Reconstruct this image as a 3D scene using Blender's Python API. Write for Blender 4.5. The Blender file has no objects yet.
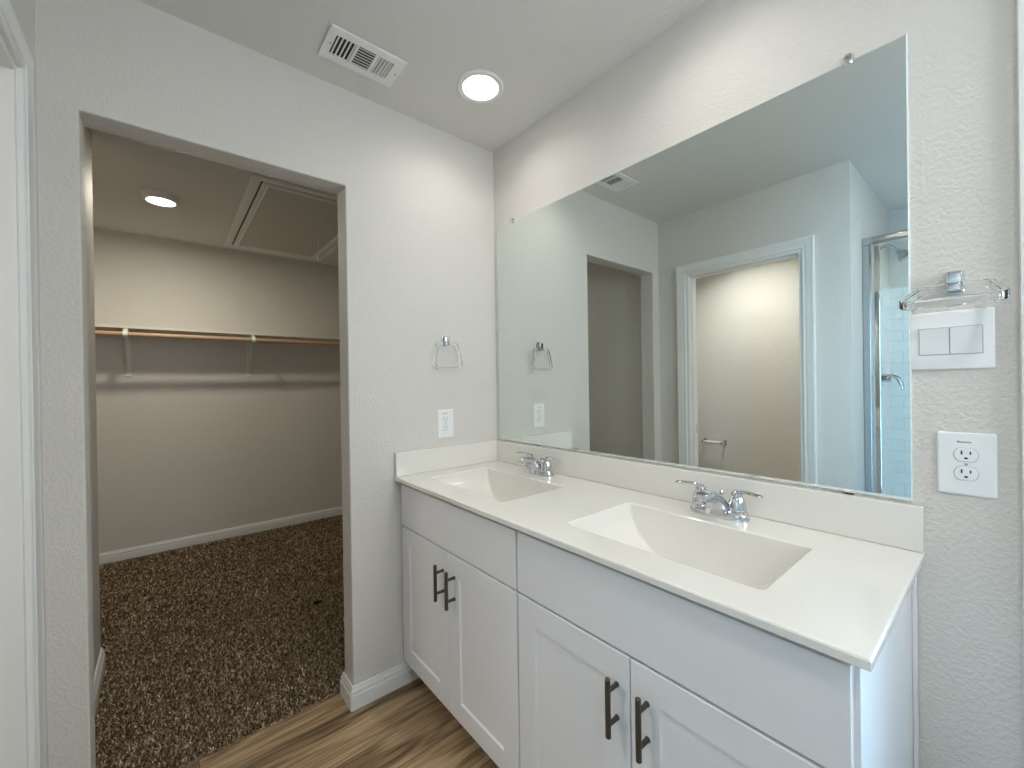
import bpy, bmesh, math, random
import numpy as np
from mathutils import Vector, Matrix

C = bpy.context.scene.collection
SC = bpy.context.scene
random.seed(4)
PI = math.pi

# ------------------------------------------------------------------ camera
cam_d = bpy.data.cameras.new('camera'); cam = bpy.data.objects.new('camera', cam_d); C.objects.link(cam)
fw = Vector((-0.76818, 0.64023, -0.00299)); rt = Vector((0.64020, 0.76807, -0.01493)); up = rt.cross(fw) * 1.0
rt = rt.normalized(); fw = fw.normalized(); up = rt.cross(fw).normalized()
cam.matrix_world = Matrix(((rt.x, up.x, -fw.x, 1.6733), (rt.y, up.y, -fw.y, -1.2926), (rt.z, up.z, -fw.z, 1.2754), (0, 0, 0, 1)))
cam_d.sensor_width = 36.0; cam_d.lens = 416.74 * 36 / 1024; cam_d.clip_start = 0.02
SC.camera = cam

# ------------------------------------------------------------------ world, light levels, exposure
SKY_NORTH = (0.40, 0.69, 1.02); SKY_FILL = (0.95, 0.93, 0.95); SKY_STRENGTH = 5.9; FILL_LEVEL = 0.92
BATH_COLOR = (1.0, 0.955, 0.89); CLOSET_COLOR = (1.0, 0.93, 0.76)
# radiance of each lamp's light source; flush and shower ones are added fill
BATH_LAMP = 40.0; FLUSH_FILL = 46.0; SHOWER_FILL = 250.0; WC_LAMP = 330.0; CLOSET_LAMP = 150.0; LENS_GLOW = 6.0
w = bpy.data.worlds.new('sky'); SC.world = w; w.use_nodes = True
_n = w.node_tree.nodes; _l = w.node_tree.links                        # clear blue sky one way, neutral white towards +x to tone the added fill
_t = _n.new('ShaderNodeTexCoord'); _s = _n.new('ShaderNodeSeparateXYZ'); _r = _n.new('ShaderNodeMapRange'); _m = _n.new('ShaderNodeMixRGB')
_r.inputs['From Min'].default_value = 0.55; _r.inputs['From Max'].default_value = 0.85
_m.inputs[1].default_value = (*SKY_NORTH, 1); _m.inputs[2].default_value = (*[c * FILL_LEVEL for c in SKY_FILL], 1)
_l.new(_t.outputs['Generated'], _s.inputs[0]); _l.new(_s.outputs['X'], _r.inputs['Value']); _l.new(_r.outputs[0], _m.inputs[0]); _l.new(_m.outputs[0], _n['Background'].inputs[0])
_n['Background'].inputs[1].default_value = SKY_STRENGTH
SC.view_settings.view_transform = 'Standard'; SC.view_settings.look = 'None'
SC.view_settings.exposure = 0.79; SC.view_settings.gamma = 1.0; SC.view_settings.use_curve_mapping = False
cy = SC.cycles
cy.max_bounces = 10; cy.diffuse_bounces = 5; cy.glossy_bounces = 6; cy.transmission_bounces = 8; cy.transparent_max_bounces = 8
cy.caustics_reflective = True; cy.caustics_refractive = True; cy.blur_glossy = 0.6
cy.sample_clamp_indirect = 8.0; cy.use_adaptive_sampling = False; cy.use_denoising = True
# daylight enters through the tall window beside the vanity and an added fill window behind the camera: portals guide the sky light
for sx_, sy_, lc, ro in ((0.80, 1.80, (2.145, 0.13, 1.115), (-PI / 2, 0, 0)), (1.0, 0.72, (2.82, -0.44, 1.80), (0, PI / 2, 0))):
    pl = bpy.data.lights.new('window_portal', 'AREA'); pl.shape = 'RECTANGLE'; pl.size = sx_; pl.size_y = sy_
    po = bpy.data.objects.new('window_portal', pl); C.objects.link(po); pl.cycles.is_portal = True
    po.location = lc; po.rotation_euler = ro

# ------------------------------------------------------------------ dimensions (metres)
H = 2.44; ZC = 0.887; ZS = 0.988; D = 0.553; W = 1.547
YL = -1.547; OY0, OY1, OZ = -1.467, -0.7366, 2.0605; TB = 0.1045
XB = -2.55

# ------------------------------------------------------------------ materials
def nodes_of(name):
    m = bpy.data.materials.new(name); m.use_nodes = True
    nt = m.node_tree; return m, nt, nt.nodes['Principled BSDF']
def nd(nt, typ, **kw):
    n = nt.nodes.new(typ)
    for k, v in kw.items(): setattr(n, k, v)
    return n
def plain(name, col, rough=0.5, metal=0.0, coat=0.0, spec=None):
    m, nt, b = nodes_of(name)
    b.inputs['Base Color'].default_value = (*col, 1); b.inputs['Roughness'].default_value = rough; b.inputs['Metallic'].default_value = metal
    if coat: b.inputs['Coat Weight'].default_value = coat; b.inputs['Coat Roughness'].default_value = 0.04
    if spec is not None: b.inputs['Specular IOR Level'].default_value = spec
    # faint irregularity so no surface is a flat swatch
    tc = nd(nt, 'ShaderNodeTexCoord'); nz = nd(nt, 'ShaderNodeTexNoise'); nz.inputs['Scale'].default_value = 18
    mr = nd(nt, 'ShaderNodeMapRange'); mr.inputs['To Min'].default_value = max(0.0, rough - 0.03); mr.inputs['To Max'].default_value = rough + 0.03
    nt.links.new(tc.outputs['Object'], nz.inputs['Vector']); nt.links.new(nz.outputs['Fac'], mr.inputs['Value'])
    nt.links.new(mr.outputs['Result'], b.inputs['Roughness'])
    return m
def wall_paint(name, col, scale=105, strength=0.42, rough=0.62):
    m, nt, b = nodes_of(name)
    b.inputs['Base Color'].default_value = (*col, 1); b.inputs['Roughness'].default_value = rough
    b.inputs['Specular IOR Level'].default_value = 0.3
    g = nd(nt, 'ShaderNodeNewGeometry')
    n1 = nd(nt, 'ShaderNodeTexNoise'); n1.inputs['Scale'].default_value = scale; n1.inputs['Detail'].default_value = 3; n1.inputs['Roughness'].default_value = 0.55
    n1.inputs['Distortion'].default_value = 0.15
    cr = nd(nt, 'ShaderNodeMapRange'); cr.interpolation_type = 'SMOOTHSTEP'; cr.inputs['From Min'].default_value = 0.4; cr.inputs['From Max'].default_value = 0.62
    bp = nd(nt, 'ShaderNodeBump'); bp.inputs['Strength'].default_value = strength; bp.inputs['Distance'].default_value = 0.0022
    nt.links.new(g.outputs['Position'], n1.inputs['Vector']); nt.links.new(n1.outputs['Fac'], cr.inputs['Value'])
    nt.links.new(cr.outputs['Result'], bp.inputs['Height']); nt.links.new(bp.outputs['Normal'], b.inputs['Normal'])
    return m
M = {}
M['wall'] = wall_paint('greige_textured_paint', (0.69, 0.665, 0.625))
M['ceiling'] = wall_paint('ceiling_texture_paint', (0.70, 0.69, 0.665), scale=85, strength=0.30, rough=0.7)
M['closet_ceiling'] = M['ceiling']
M['trim'] = plain('white_trim_enamel', (0.80, 0.805, 0.79), 0.35)
M['cabinet'] = plain('white_cabinet_paint', (0.80, 0.80, 0.81), 0.38)
M['cabinet_shadow'] = plain('cabinet_frame_shade', (0.62, 0.62, 0.63), 0.5)  # cabinet white darkened, shade put into the colour; unused
M['counter'] = plain('cultured_marble', (0.80, 0.775, 0.72), 0.09, coat=0.4)
M['chrome'] = plain('polished_chrome', (0.66, 0.67, 0.69), 0.06, 1.0)
M['brushed'] = plain('bright_aluminium', (0.52, 0.54, 0.56), 0.16, 1.0)
M['dark_metal'] = plain('dark_nickel', (0.13, 0.115, 0.095), 0.36, 0.9)
M['plastic'] = plain('white_plastic', (0.84, 0.85, 0.85), 0.3)
M['rocker'] = plain('rocker_plastic', (0.78, 0.79, 0.80), 0.22)
M['slot'] = plain('black_slot', (0.01, 0.01, 0.012), 0.6)
M['groove'] = plain('gap_grey', (0.35, 0.36, 0.38), 0.6)
M['ink'] = plain('printed_ink', (0.06, 0.065, 0.08), 0.6)
M['vent_white'] = plain('vent_enamel', (0.82, 0.82, 0.80), 0.4)
M['duct'] = plain('duct_shade', (0.03, 0.034, 0.045), 0.7)
M['shelf'] = plain('shelf_melamine', (0.72, 0.68, 0.61), 0.45)
M['hatch'] = plain('hatch_paint', (0.56, 0.54, 0.50), 0.5)
M['cord'] = plain('cotton_cord', (0.75, 0.72, 0.64), 0.8)
M['tile_base'] = plain('shower_pan', (0.82, 0.83, 0.84), 0.25)
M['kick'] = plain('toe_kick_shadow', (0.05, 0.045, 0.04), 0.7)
M['paper'] = plain('white_roller', (0.83, 0.83, 0.80), 0.6)
# mirror
m, nt, b = nodes_of('mirror_silver'); b.inputs['Base Color'].default_value = (0.80, 0.855, 0.825, 1); b.inputs['Metallic'].default_value = 1; b.inputs['Roughness'].default_value = 0.0; M['mirror'] = m
M['mirror_edge'] = plain('mirror_edge_highlight', (0.80, 0.88, 0.86), 0.15, 0.3)  # pale colour carries the bright reflection along the bevel
# acrylic and glass
def glass(name, col, ior, rough=0.0):
    m, nt, b = nodes_of(name); b.inputs['Base Color'].default_value = (*col, 1)
    b.inputs['Transmission Weight'].default_value = 1; b.inputs['Roughness'].default_value = rough; b.inputs['IOR'].default_value = ior
    return m
M['acrylic'] = glass('clear_acrylic', (0.99, 1.0, 1.0), 1.47)
m = bpy.data.materials.new('thin_pane'); m.use_nodes = True; nt = m.node_tree; nt.nodes.clear()
o_ = nd(nt, 'ShaderNodeOutputMaterial'); mx = nd(nt, 'ShaderNodeMixShader'); tr = nd(nt, 'ShaderNodeBsdfTransparent'); gl = nd(nt, 'ShaderNodeBsdfGlossy'); fr = nd(nt, 'ShaderNodeFresnel')
gl.inputs['Roughness'].default_value = 0.0; tr.inputs['Color'].default_value = (0.975, 0.995, 0.99, 1); fr.inputs['IOR'].default_value = 1.45
nt.links.new(fr.outputs[0], mx.inputs[0]); nt.links.new(tr.outputs[0], mx.inputs[1]); nt.links.new(gl.outputs[0], mx.inputs[2]); nt.links.new(mx.outputs[0], o_.inputs[0]); M['pane'] = m
# lamps
def emitter(name, col, s):
    m = bpy.data.materials.new(name); m.use_nodes = True; nt = m.node_tree; nt.nodes.clear()
    o = nd(nt, 'ShaderNodeOutputMaterial'); e = nd(nt, 'ShaderNodeEmission'); e.inputs[0].default_value = (*col, 1); e.inputs[1].default_value = s
    nt.links.new(e.outputs[0], o.inputs[0]); return m
M['lens'] = emitter('lamp_lens', BATH_COLOR, LENS_GLOW); M['warm_lens'] = emitter('warm_lamp_lens', CLOSET_COLOR, LENS_GLOW)
# vinyl plank floor: planks run along y
m, nt, b = nodes_of('vinyl_plank')
g = nd(nt, 'ShaderNodeNewGeometry'); sep = nd(nt, 'ShaderNodeSeparateXYZ'); nt.links.new(g.outputs['Position'], sep.inputs[0])
cmb = nd(nt, 'ShaderNodeCombineXYZ'); nt.links.new(sep.outputs['Y'], cmb.inputs['X']); nt.links.new(sep.outputs['X'], cmb.inputs['Y'])
br = nd(nt, 'ShaderNodeTexBrick'); br.inputs['Scale'].default_value = 1.0; br.inputs['Brick Width'].default_value = 1.22; br.inputs['Row Height'].default_value = 0.178
br.inputs['Mortar Size'].default_value = 0.0012; br.inputs['Color1'].default_value = (0, 0, 0, 1); br.inputs['Color2'].default_value = (1, 1, 1, 1); br.inputs['Mortar'].default_value = (0.5, 0.5, 0.5, 1)
br.offset = 0.37
nt.links.new(cmb.outputs[0], br.inputs['Vector'])
stx = nd(nt, 'ShaderNodeVectorMath', operation='MULTIPLY'); stx.inputs[1].default_value = (0.8, 5.5, 1.0); nt.links.new(cmb.outputs[0], stx.inputs[0])
offv = nd(nt, 'ShaderNodeVectorMath', operation='MULTIPLY'); offv.inputs[1].default_value = (9.1, 5.3, 3.0); nt.links.new(br.outputs['Color'], offv.inputs[0])
adv = nd(nt, 'ShaderNodeVectorMath', operation='ADD'); nt.links.new(stx.outputs[0], adv.inputs[0]); nt.links.new(offv.outputs[0], adv.inputs[1])
n1 = nd(nt, 'ShaderNodeTexNoise'); n1.inputs['Scale'].default_value = 2.4; n1.inputs['Detail'].default_value = 1; n1.inputs['Distortion'].default_value = 0.3
nt.links.new(adv.outputs[0], n1.inputs['Vector'])
rg = nd(nt, 'ShaderNodeMath', operation='MULTIPLY'); rg.inputs[1].default_value = 30.0; nt.links.new(n1.outputs['Fac'], rg.inputs[0])
sn = nd(nt, 'ShaderNodeMath', operation='SINE'); nt.links.new(rg.outputs[0], sn.inputs[0])
n2v = nd(nt, 'ShaderNodeVectorMath', operation='MULTIPLY'); n2v.inputs[1].default_value = (0.6, 5.0, 1.0); nt.links.new(adv.outputs[0], n2v.inputs[0])
n2 = nd(nt, 'ShaderNodeTexNoise'); n2.inputs['Scale'].default_value = 12; n2.inputs['Detail'].default_value = 4; nt.links.new(n2v.outputs[0], n2.inputs['Vector'])
ad = nd(nt, 'ShaderNodeMath', operation='MULTIPLY_ADD'); ad.inputs[1].default_value = 0.075; nt.links.new(sn.outputs[0], ad.inputs[0]); nt.links.new(n2.outputs['Fac'], ad.inputs[2])
ad2 = nd(nt, 'ShaderNodeMath', operation='MULTIPLY_ADD'); ad2.inputs[1].default_value = 0.55; nt.links.new(n1.outputs['Fac'], ad2.inputs[0]); nt.links.new(ad.outputs[0], ad2.inputs[2])
cr = nd(nt, 'ShaderNodeValToRGB'); els = cr.color_ramp.elements
els[0].position = 0.55; els[0].color = (0.085, 0.050, 0.024, 1); els[1].position = 1.0; els[1].color = (0.52, 0.375, 0.22, 1)
e = els.new(0.76); e.color = (0.29, 0.19, 0.098, 1)
nt.links.new(ad2.outputs[0], cr.inputs[0])
hs = nd(nt, 'ShaderNodeMixRGB', blend_type='MULTIPLY'); hs.inputs[0].default_value = 1.0
vr = nd(nt, 'ShaderNodeMapRange'); vr.inputs['To Min'].default_value = 0.82; vr.inputs['To Max'].default_value = 1.15
nt.links.new(br.outputs['Color'], vr.inputs['Value']); nt.links.new(cr.outputs[0], hs.inputs[1]); nt.links.new(vr.outputs[0], hs.inputs[2])
mm = nd(nt, 'ShaderNodeMixRGB'); mm.inputs[2].default_value = (0.03, 0.018, 0.01, 1); nt.links.new(br.outputs['Fac'], mm.inputs[0]); nt.links.new(hs.outputs[0], mm.inputs[1])
nt.links.new(mm.outputs[0], b.inputs['Base Color']); b.inputs['Roughness'].default_value = 0.42
M['vinyl'] = m
# carpet backing and tufts
def carpet(name, per_tuft):
    m, nt, b = nodes_of(name); b.inputs['Roughness'].default_value = 0.95; b.inputs['Specular IOR Level'].default_value = 0.1
    g = nd(nt, 'ShaderNodeNewGeometry'); cr = nd(nt, 'ShaderNodeValToRGB'); e = cr.color_ramp.elements
    e[0].position = 0.0; e[0].color = (0.065, 0.044, 0.024, 1); e[1].position = 1.0; e[1].color = (0.85, 0.70, 0.51, 1)
    k = e.new(0.45); k.color = (0.19, 0.13, 0.078, 1); k = e.new(0.8); k.color = (0.43, 0.32, 0.21, 1)
    if per_tuft: nt.links.new(g.outputs['Random Per Island'], cr.inputs[0])
    else:
        v = nd(nt, 'ShaderNodeTexWhiteNoise'); vo = nd(nt, 'ShaderNodeTexVoronoi'); vo.inputs['Scale'].default_value = 150
        nt.links.new(g.outputs['Position'], vo.inputs['Vector']); nt.links.new(vo.outputs['Color'], cr.inputs[0])
    # one small dark stain on the pile
    sx = nd(nt, 'ShaderNodeVectorMath', operation='SUBTRACT'); sx.inputs[1].default_value = (-0.93, -0.625, 0.015)
    nt.links.new(g.outputs['Position'], sx.inputs[0]); ln = nd(nt, 'ShaderNodeVectorMath', operation='LENGTH'); nt.links.new(sx.outputs[0], ln.inputs[0])
    mr = nd(nt, 'ShaderNodeMapRange'); mr.inputs['From Min'].default_value = 0.018; mr.inputs['From Max'].default_value = 0.03; mr.inputs['To Min'].default_value = 1; mr.inputs['To Max'].default_value = 0
    nt.links.new(ln.outputs['Value'], mr.inputs['Value'])
    mx = nd(nt, 'ShaderNodeMixRGB'); mx.inputs[2].default_value = (0.012, 0.012, 0.016, 1)
    nt.links.new(mr.outputs[0], mx.inputs[0]); nt.links.new(cr.outputs[0], mx.inputs[1]); nt.links.new(mx.outputs[0], b.inputs['Base Color'])
    return m
M['carpet_base'] = carpet('carpet_backing', False); M['carpet_tuft'] = carpet('carpet_yarn', True)
# tile
m, nt, b = nodes_of('white_wall_tile')
g = nd(nt, 'ShaderNodeNewGeometry'); sep = nd(nt, 'ShaderNodeSeparateXYZ'); nt.links.new(g.outputs['Position'], sep.inputs[0])
sm = nd(nt, 'ShaderNodeMath', operation='ADD'); nt.links.new(sep.outputs['X'], sm.inputs[0]); nt.links.new(sep.outputs['Y'], sm.inputs[1])
cmb = nd(nt, 'ShaderNodeCombineXYZ'); nt.links.new(sm.outputs[0], cmb.inputs['X']); nt.links.new(sep.outputs['Z'], cmb.inputs['Y'])
br = nd(nt, 'ShaderNodeTexBrick'); br.inputs['Scale'].default_value = 1.0; br.inputs['Brick Width'].default_value = 0.1524; br.inputs['Row Height'].default_value = 0.0762
br.inputs['Mortar Size'].default_value = 0.003; br.inputs['Color1'].default_value = (0.80, 0.83, 0.83, 1); br.inputs['Color2'].default_value = (0.77, 0.81, 0.82, 1); br.inputs['Mortar'].default_value = (0.68, 0.71, 0.71, 1)
bp = nd(nt, 'ShaderNodeBump'); bp.inputs['Strength'].default_value = 0.4; bp.inputs['Distance'].default_value = 0.002; bp.invert = True
nt.links.new(cmb.outputs[0], br.inputs['Vector']); nt.links.new(br.outputs['Color'], b.inputs['Base Color']); nt.links.new(br.outputs['Fac'], bp.inputs['Height']); nt.links.new(bp.outputs[0], b.inputs['Normal'])
b.inputs['Roughness'].default_value = 0.18; M['tile'] = m

# ------------------------------------------------------------------ mesh helpers
def bx(bm, x0, x1, y0, y1, z0, z1, bev=0.0, seg=2):
    vs = [bm.verts.new(v) for v in ((x0, y0, z0), (x1, y0, z0), (x1, y1, z0), (x0, y1, z0), (x0, y0, z1), (x1, y0, z1), (x1, y1, z1), (x0, y1, z1))]
    fs = [bm.faces.new([vs[i] for i in q]) for q in ((0, 3, 2, 1), (4, 5, 6, 7), (0, 1, 5, 4), (1, 2, 6, 5), (2, 3, 7, 6), (3, 0, 4, 7))]
    if bev:
        es = {e for f in fs for e in f.edges}
        bmesh.ops.bevel(bm, geom=list(es), offset=bev, segments=seg, affect='EDGES', profile=0.5)
def box(x0, x1, y0, y1, z0, z1, bev=0.0, seg=2):
    bm = bmesh.new(); bx(bm, x0, x1, y0, y1, z0, z1, bev, seg); return bm
def loft(bm, rings, cap0=True, cap1=True, closed=True):
    R = [[bm.verts.new(p) for p in r] for r in rings]; n = len(R[0])
    for a, b2 in zip(R, R[1:]):
        for i in range(n if closed else n - 1):
            j = (i + 1) % n
            try: bm.faces.new((a[i], a[j], b2[j], b2[i]))
            except ValueError: pass
    if closed and cap0: bm.faces.new(list(reversed(R[0])))
    if closed and cap1: bm.faces.new(R[-1])
    return R
def lathe(bm, prof, origin=(0, 0, 0), axis='z', n=24):
    o = Vector(origin); rings = []
    for r, h in prof:
        ring = []
        for k in range(n):
            a = 2 * PI * k / n; c, s = r * math.cos(a), r * math.sin(a)
            p = {'z': (c, s, h), 'x': (h, c, s), 'y': (s, h, c)}[axis]
            ring.append(o + Vector(p))
        rings.append(ring)
    loft(bm, rings)
def tube(bm, pts, r, n=12, flat=None):
    pts = [Vector(p) for p in pts]; rs = r if isinstance(r, (list, tuple)) else [r] * len(pts); rings = []
    ref = Vector((0, 0, 1))
    for i, p in enumerate(pts):
        t = (pts[min(i + 1, len(pts) - 1)] - pts[max(i - 1, 0)]).normalized()
        if i == 0:
            a = ref if abs(t.dot(ref)) < 0.9 else Vector((1, 0, 0)); u = t.cross(a).normalized()
        else: u = (u - t * u.dot(t)).normalized()
        v = t.cross(u); ring = []
        fa = flat[i] if flat else (1, 1)
        for k in range(n):
            an = 2 * PI * k / n; ring.append(p + u * (rs[i] * fa[0] * math.cos(an)) + v * (rs[i] * fa[1] * math.sin(an)))
        rings.append(ring)
    loft(bm, rings)
def sweep(bm, pts, prof, N, side=1, closed=False):
    """profile (a along the in-plane side, b along N) swept with mitred corners"""
    pts = [Vector(p) for p in pts]; N = Vector(N); L = len(pts); rings = []
    for i in range(L):
        d0 = d1 = None
        if i > 0 or closed: d0 = (pts[i] - pts[i - 1]).normalized()
        if i < L - 1 or closed: d1 = (pts[(i + 1) % L] - pts[i]).normalized()
        d0 = d0 or d1; d1 = d1 or d0
        s0 = N.cross(d0) * side; s1 = N.cross(d1) * side
        mtr = (s0 + s1); mtr = mtr / max(1e-6, (1 + s0.dot(s1)))
        rings.append([pts[i] + mtr * a + N * b for a, b in prof])
    if closed: rings.append(rings[0])
    loft(bm, rings, not closed, not closed)
def fix(bm):
    bmesh.ops.remove_doubles(bm, verts=bm.verts, dist=1e-6); bmesh.ops.recalc_face_normals(bm, faces=bm.faces)
def obj(name, bm, mat, parent=None, smooth=True, world=True):
    """one mesh object; with a parent the vertices, given in world space, become local to it"""
    fix(bm); me = bpy.data.meshes.new(name)
    if parent is not None and world:
        base = Vector(); q = parent
        while q is not None: base += q.location; q = q.parent
        bmesh.ops.translate(bm, verts=bm.verts, vec=-base)
    bm.to_mesh(me); bm.free(); o = bpy.data.objects.new(name, me); C.objects.link(o)
    for mt in (mat if isinstance(mat, (list, tuple)) else [mat]): me.materials.append(mt)
    if smooth:
        for p in me.polygons: p.use_smooth = True
        try: me.set_sharp_from_angle(angle=math.radians(28))
        except Exception: pass
    if smooth and len(me.vertices) < 6000:
        wn = o.modifiers.new('weighted_normals', 'WEIGHTED_NORMAL'); wn.keep_sharp = True
    if parent is not None: o.parent = parent
    return o
def tag(o, label=None, cat=None, group=None, kind=None):
    if label: o['label'] = label
    if cat: o['category'] = cat
    if group: o['group'] = group
    if kind: o['kind'] = kind
    return o
def thing(name, label, cat, loc=(0, 0, 0), group=None):
    o = bpy.data.objects.new(name, None); C.objects.link(o); o.location = loc; o.empty_display_size = 0.05
    return tag(o, label, cat, group)
def struct(name, bm, mat, label=None):
    o = obj(name, bm, mat); o['kind'] = 'structure'; o['label'] = label or name.replace('_', ' '); return o
def dup(root, loc, label):
    r = root.copy(); C.objects.link(r); r.location = loc; r['label'] = label
    def kids(src, dst):
        for ch in [c for c in bpy.data.objects if c.parent == src]:
            c2 = ch.copy(); C.objects.link(c2); c2.parent = dst; kids(ch, c2)
    kids(root, r); return r
def rrect(x0, x1, y0, y1, r, z, n=5):
    pts = []
    for cx, cy_, a0 in ((x1 - r, y1 - r, 0), (x0 + r, y1 - r, 90), (x0 + r, y0 + r, 180), (x1 - r, y0 + r, 270)):
        for k in range(n):
            a = math.radians(a0 + 90 * k / (n - 1)); pts.append((cx + r * math.cos(a), cy_ + r * math.sin(a), z))
    return pts

# ------------------------------------------------------------------ structure: floors, ceiling, walls
struct('floor', box(-0.119, 2.8, -2.75, 0.115, -0.08, 0.0), M['vinyl'], 'brown wood-look vinyl plank floor')
struct('floor_toilet_room', box(-1.0, -0.119, -2.75, -1.60, -0.08, 0.0), M['vinyl'], 'vinyl plank floor of the toilet room')
struct('floor_closet', box(-2.70, -0.119, -1.60, 0.75, -0.08, 0.002), M['carpet_base'], 'brown carpeted closet floor')
struct('floor_closet_side', box(-2.70, -1.0, -2.75, -1.60, -0.08, 0.002), M['carpet_base'], 'carpeted closet floor around the corner')
LAMPS = [(0.344, -0.323), (1.115, -0.320), (0.29, -2.18), (1.95, -2.25)]; CAN = 0.074
bm = bmesh.new()
for z in (H, H + 0.1):
    lps = [[bm.verts.new(p) for p in ((-2.7, -2.8, z), (2.8, -2.8, z), (2.8, 0.75, z), (-2.7, 0.75, z))]]
    if z == H:
        for x, y in LAMPS: lps.append([bm.verts.new((x + CAN * math.cos(2 * PI * k / 32), y + CAN * math.sin(2 * PI * k / 32), z)) for k in range(32)])
    es = [bm.edges.new((lp[i], lp[(i + 1) % len(lp)])) for lp in lps for i in range(len(lp))]
    bmesh.ops.triangle_fill(bm, edges=es, use_beauty=True)
struct('ceiling', bm, M['ceiling'], 'pale textured ceiling')

def holed(outline, axis, a0, a1, bev=0.0, beveltest=None):
    """a concave outline in the wall plane, extruded between a0 and a1 along the axis"""
    bm = bmesh.new()
    def P(u, v, a): return (a, u, v) if axis == 'x' else (u, a, v)
    A = [bm.verts.new(P(u, v, a0)) for u, v in outline]; B = [bm.verts.new(P(u, v, a1)) for u, v in outline]
    bm.faces.new(A); bm.faces.new(list(reversed(B))); n = len(A)
    for i in range(n): bm.faces.new((A[i], B[i], B[(i + 1) % n], A[(i + 1) % n]))
    bmesh.ops.recalc_face_normals(bm, faces=bm.faces)
    if bev:
        es = [e for e in bm.edges if beveltest(e)]
        bmesh.ops.bevel(bm, geom=es, offset=bev, segments=3, affect='EDGES', profile=0.5)
    return bm
def jamb_edge(e):
    a, b_ = e.verts[0].co, e.verts[1].co
    if abs(a.x - b_.x) > 1e-4: return False
    ys = [v.co.y for v in e.verts]
    return all(OY0 - 1e-3 <= y <= OY1 + 1e-3 for y in ys) and max(v.co.z for v in e.verts) < OZ + 1e-3 and max(v.co.z for v in e.verts) > 0.01
struct('wall_back', holed([(YL, 0), (OY0, 0), (OY0, OZ), (OY1, OZ), (OY1, 0), (0.75, 0), (0.75, H), (YL, H)], 'x', -TB, 0.0, 0.007, jamb_edge), M['wall'],
       'greige wall with the wide closet opening')
DX0, DX1, DZ = 0.206, 0.905, 2.022
struct('wall_left', holed([(-1.0, 0), (DX0, 0), (DX0, DZ), (DX1, DZ), (DX1, 0), (1.125, 0), (1.125, H), (-1.0, H)], 'y', -1.662, YL), M['wall'],
       'greige wall with the toilet room doorway')
MX0, MX1, MZ0 = 1.745, 2.545, 0.215
def wall_with_window():
    bm = bmesh.new(); ins = [(MX0, MZ0), (MX1, MZ0), (MX1, DZ), (MX0, DZ)]; out = [(0.0, 0), (2.80, 0), (2.80, H), (0.0, H)]
    ring = [[bm.verts.new((x, y, z)) for x, z in lp] for y in (0.0, 0.115) for lp in (out, ins)]
    a, b_, c, d = ring
    for k in range(4):
        n = (k + 1) % 4
        for q in ((a[k], a[n], b_[n], b_[k]), (c[k], c[n], d[n], d[k]), (a[k], a[n], c[n], c[k]), (b_[k], b_[n], d[n], d[k])): bm.faces.new(q)
    return bm
struct('wall_mirror', wall_with_window(), M['wall'],
       'greige textured wall behind the mirror and vanity')
WY0, WY1, WZ0, WZ1 = -0.80, -0.08, 1.30, 2.30  # added window, never in view, lets in fill for the back wall
bm = bmesh.new(); bx(bm, 2.70, 2.80, -2.75, WY0, 0, H); bx(bm, 2.70, 2.80, WY1, 0.0, 0, H); bx(bm, 2.70, 2.80, WY0, WY1, 0, WZ0); bx(bm, 2.70, 2.80, WY0, WY1, WZ1, H)
struct('wall_closet_stub', box(-1.0, -TB, YL, -1.533, 0, H), M['wall'], 'short closet wall beside the opening')
struct('wall_right', bm, M['wall'], 'greige wall with the added fill window, out of view')
bm = bmesh.new(); sweep(bm, [(2.7, WY0, WZ0), (2.7, WY1, WZ0), (2.7, WY1, WZ1), (2.7, WY0, WZ1)], [(0, 0.09), (0.03, 0.09), (0.03, 0.03), (0, 0.03)], (1, 0, 0), 1, True)
fill_win = struct('window_fill', bm, M['trim'], 'white high window added out of view for fill light')
obj('pane', box(2.755, 2.759, WY0 + 0.02, WY1 - 0.02, WZ0 + 0.02, WZ1 - 0.02), M['pane'], fill_win)
struct('wall_shower_side', box(1.01, 1.125, -2.65, -1.662, 0, H), M['wall'], 'wall between the toilet room and the shower')
struct('wall_shower_back', box(-1.0, 2.80, -2.765, -2.65, 0, H), M['wall'], 'rear wall of the toilet room and the shower')
struct('wall_toilet_end', box(-1.0, -0.885, -2.65, -1.662, 0, H), M['wall'], 'end wall of the toilet room')
struct('wall_closet_back', box(XB - 0.1, XB, -2.75, 0.75, 0, H), M['wall'], 'closet wall carrying the shelf')
struct('wall_closet_right', box(XB, -TB, 0.65, 0.75, 0, H), M['wall'], 'right end wall of the closet')
struct('wall_closet_left', box(XB, -1.0, -2.75, -2.65, 0, H), M['wall'], 'left end wall of the closet')
# shower tile
struct('trim_1', box(1.125, 1.133, -2.65, -1.86, 0, 1.893), M['tile'], 'white tile on the shower side wall')
struct('trim_2', box(1.133, 2.70, -2.65, -2.642, 0, 1.893), M['tile'], 'white tile on the shower back wall')

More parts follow.
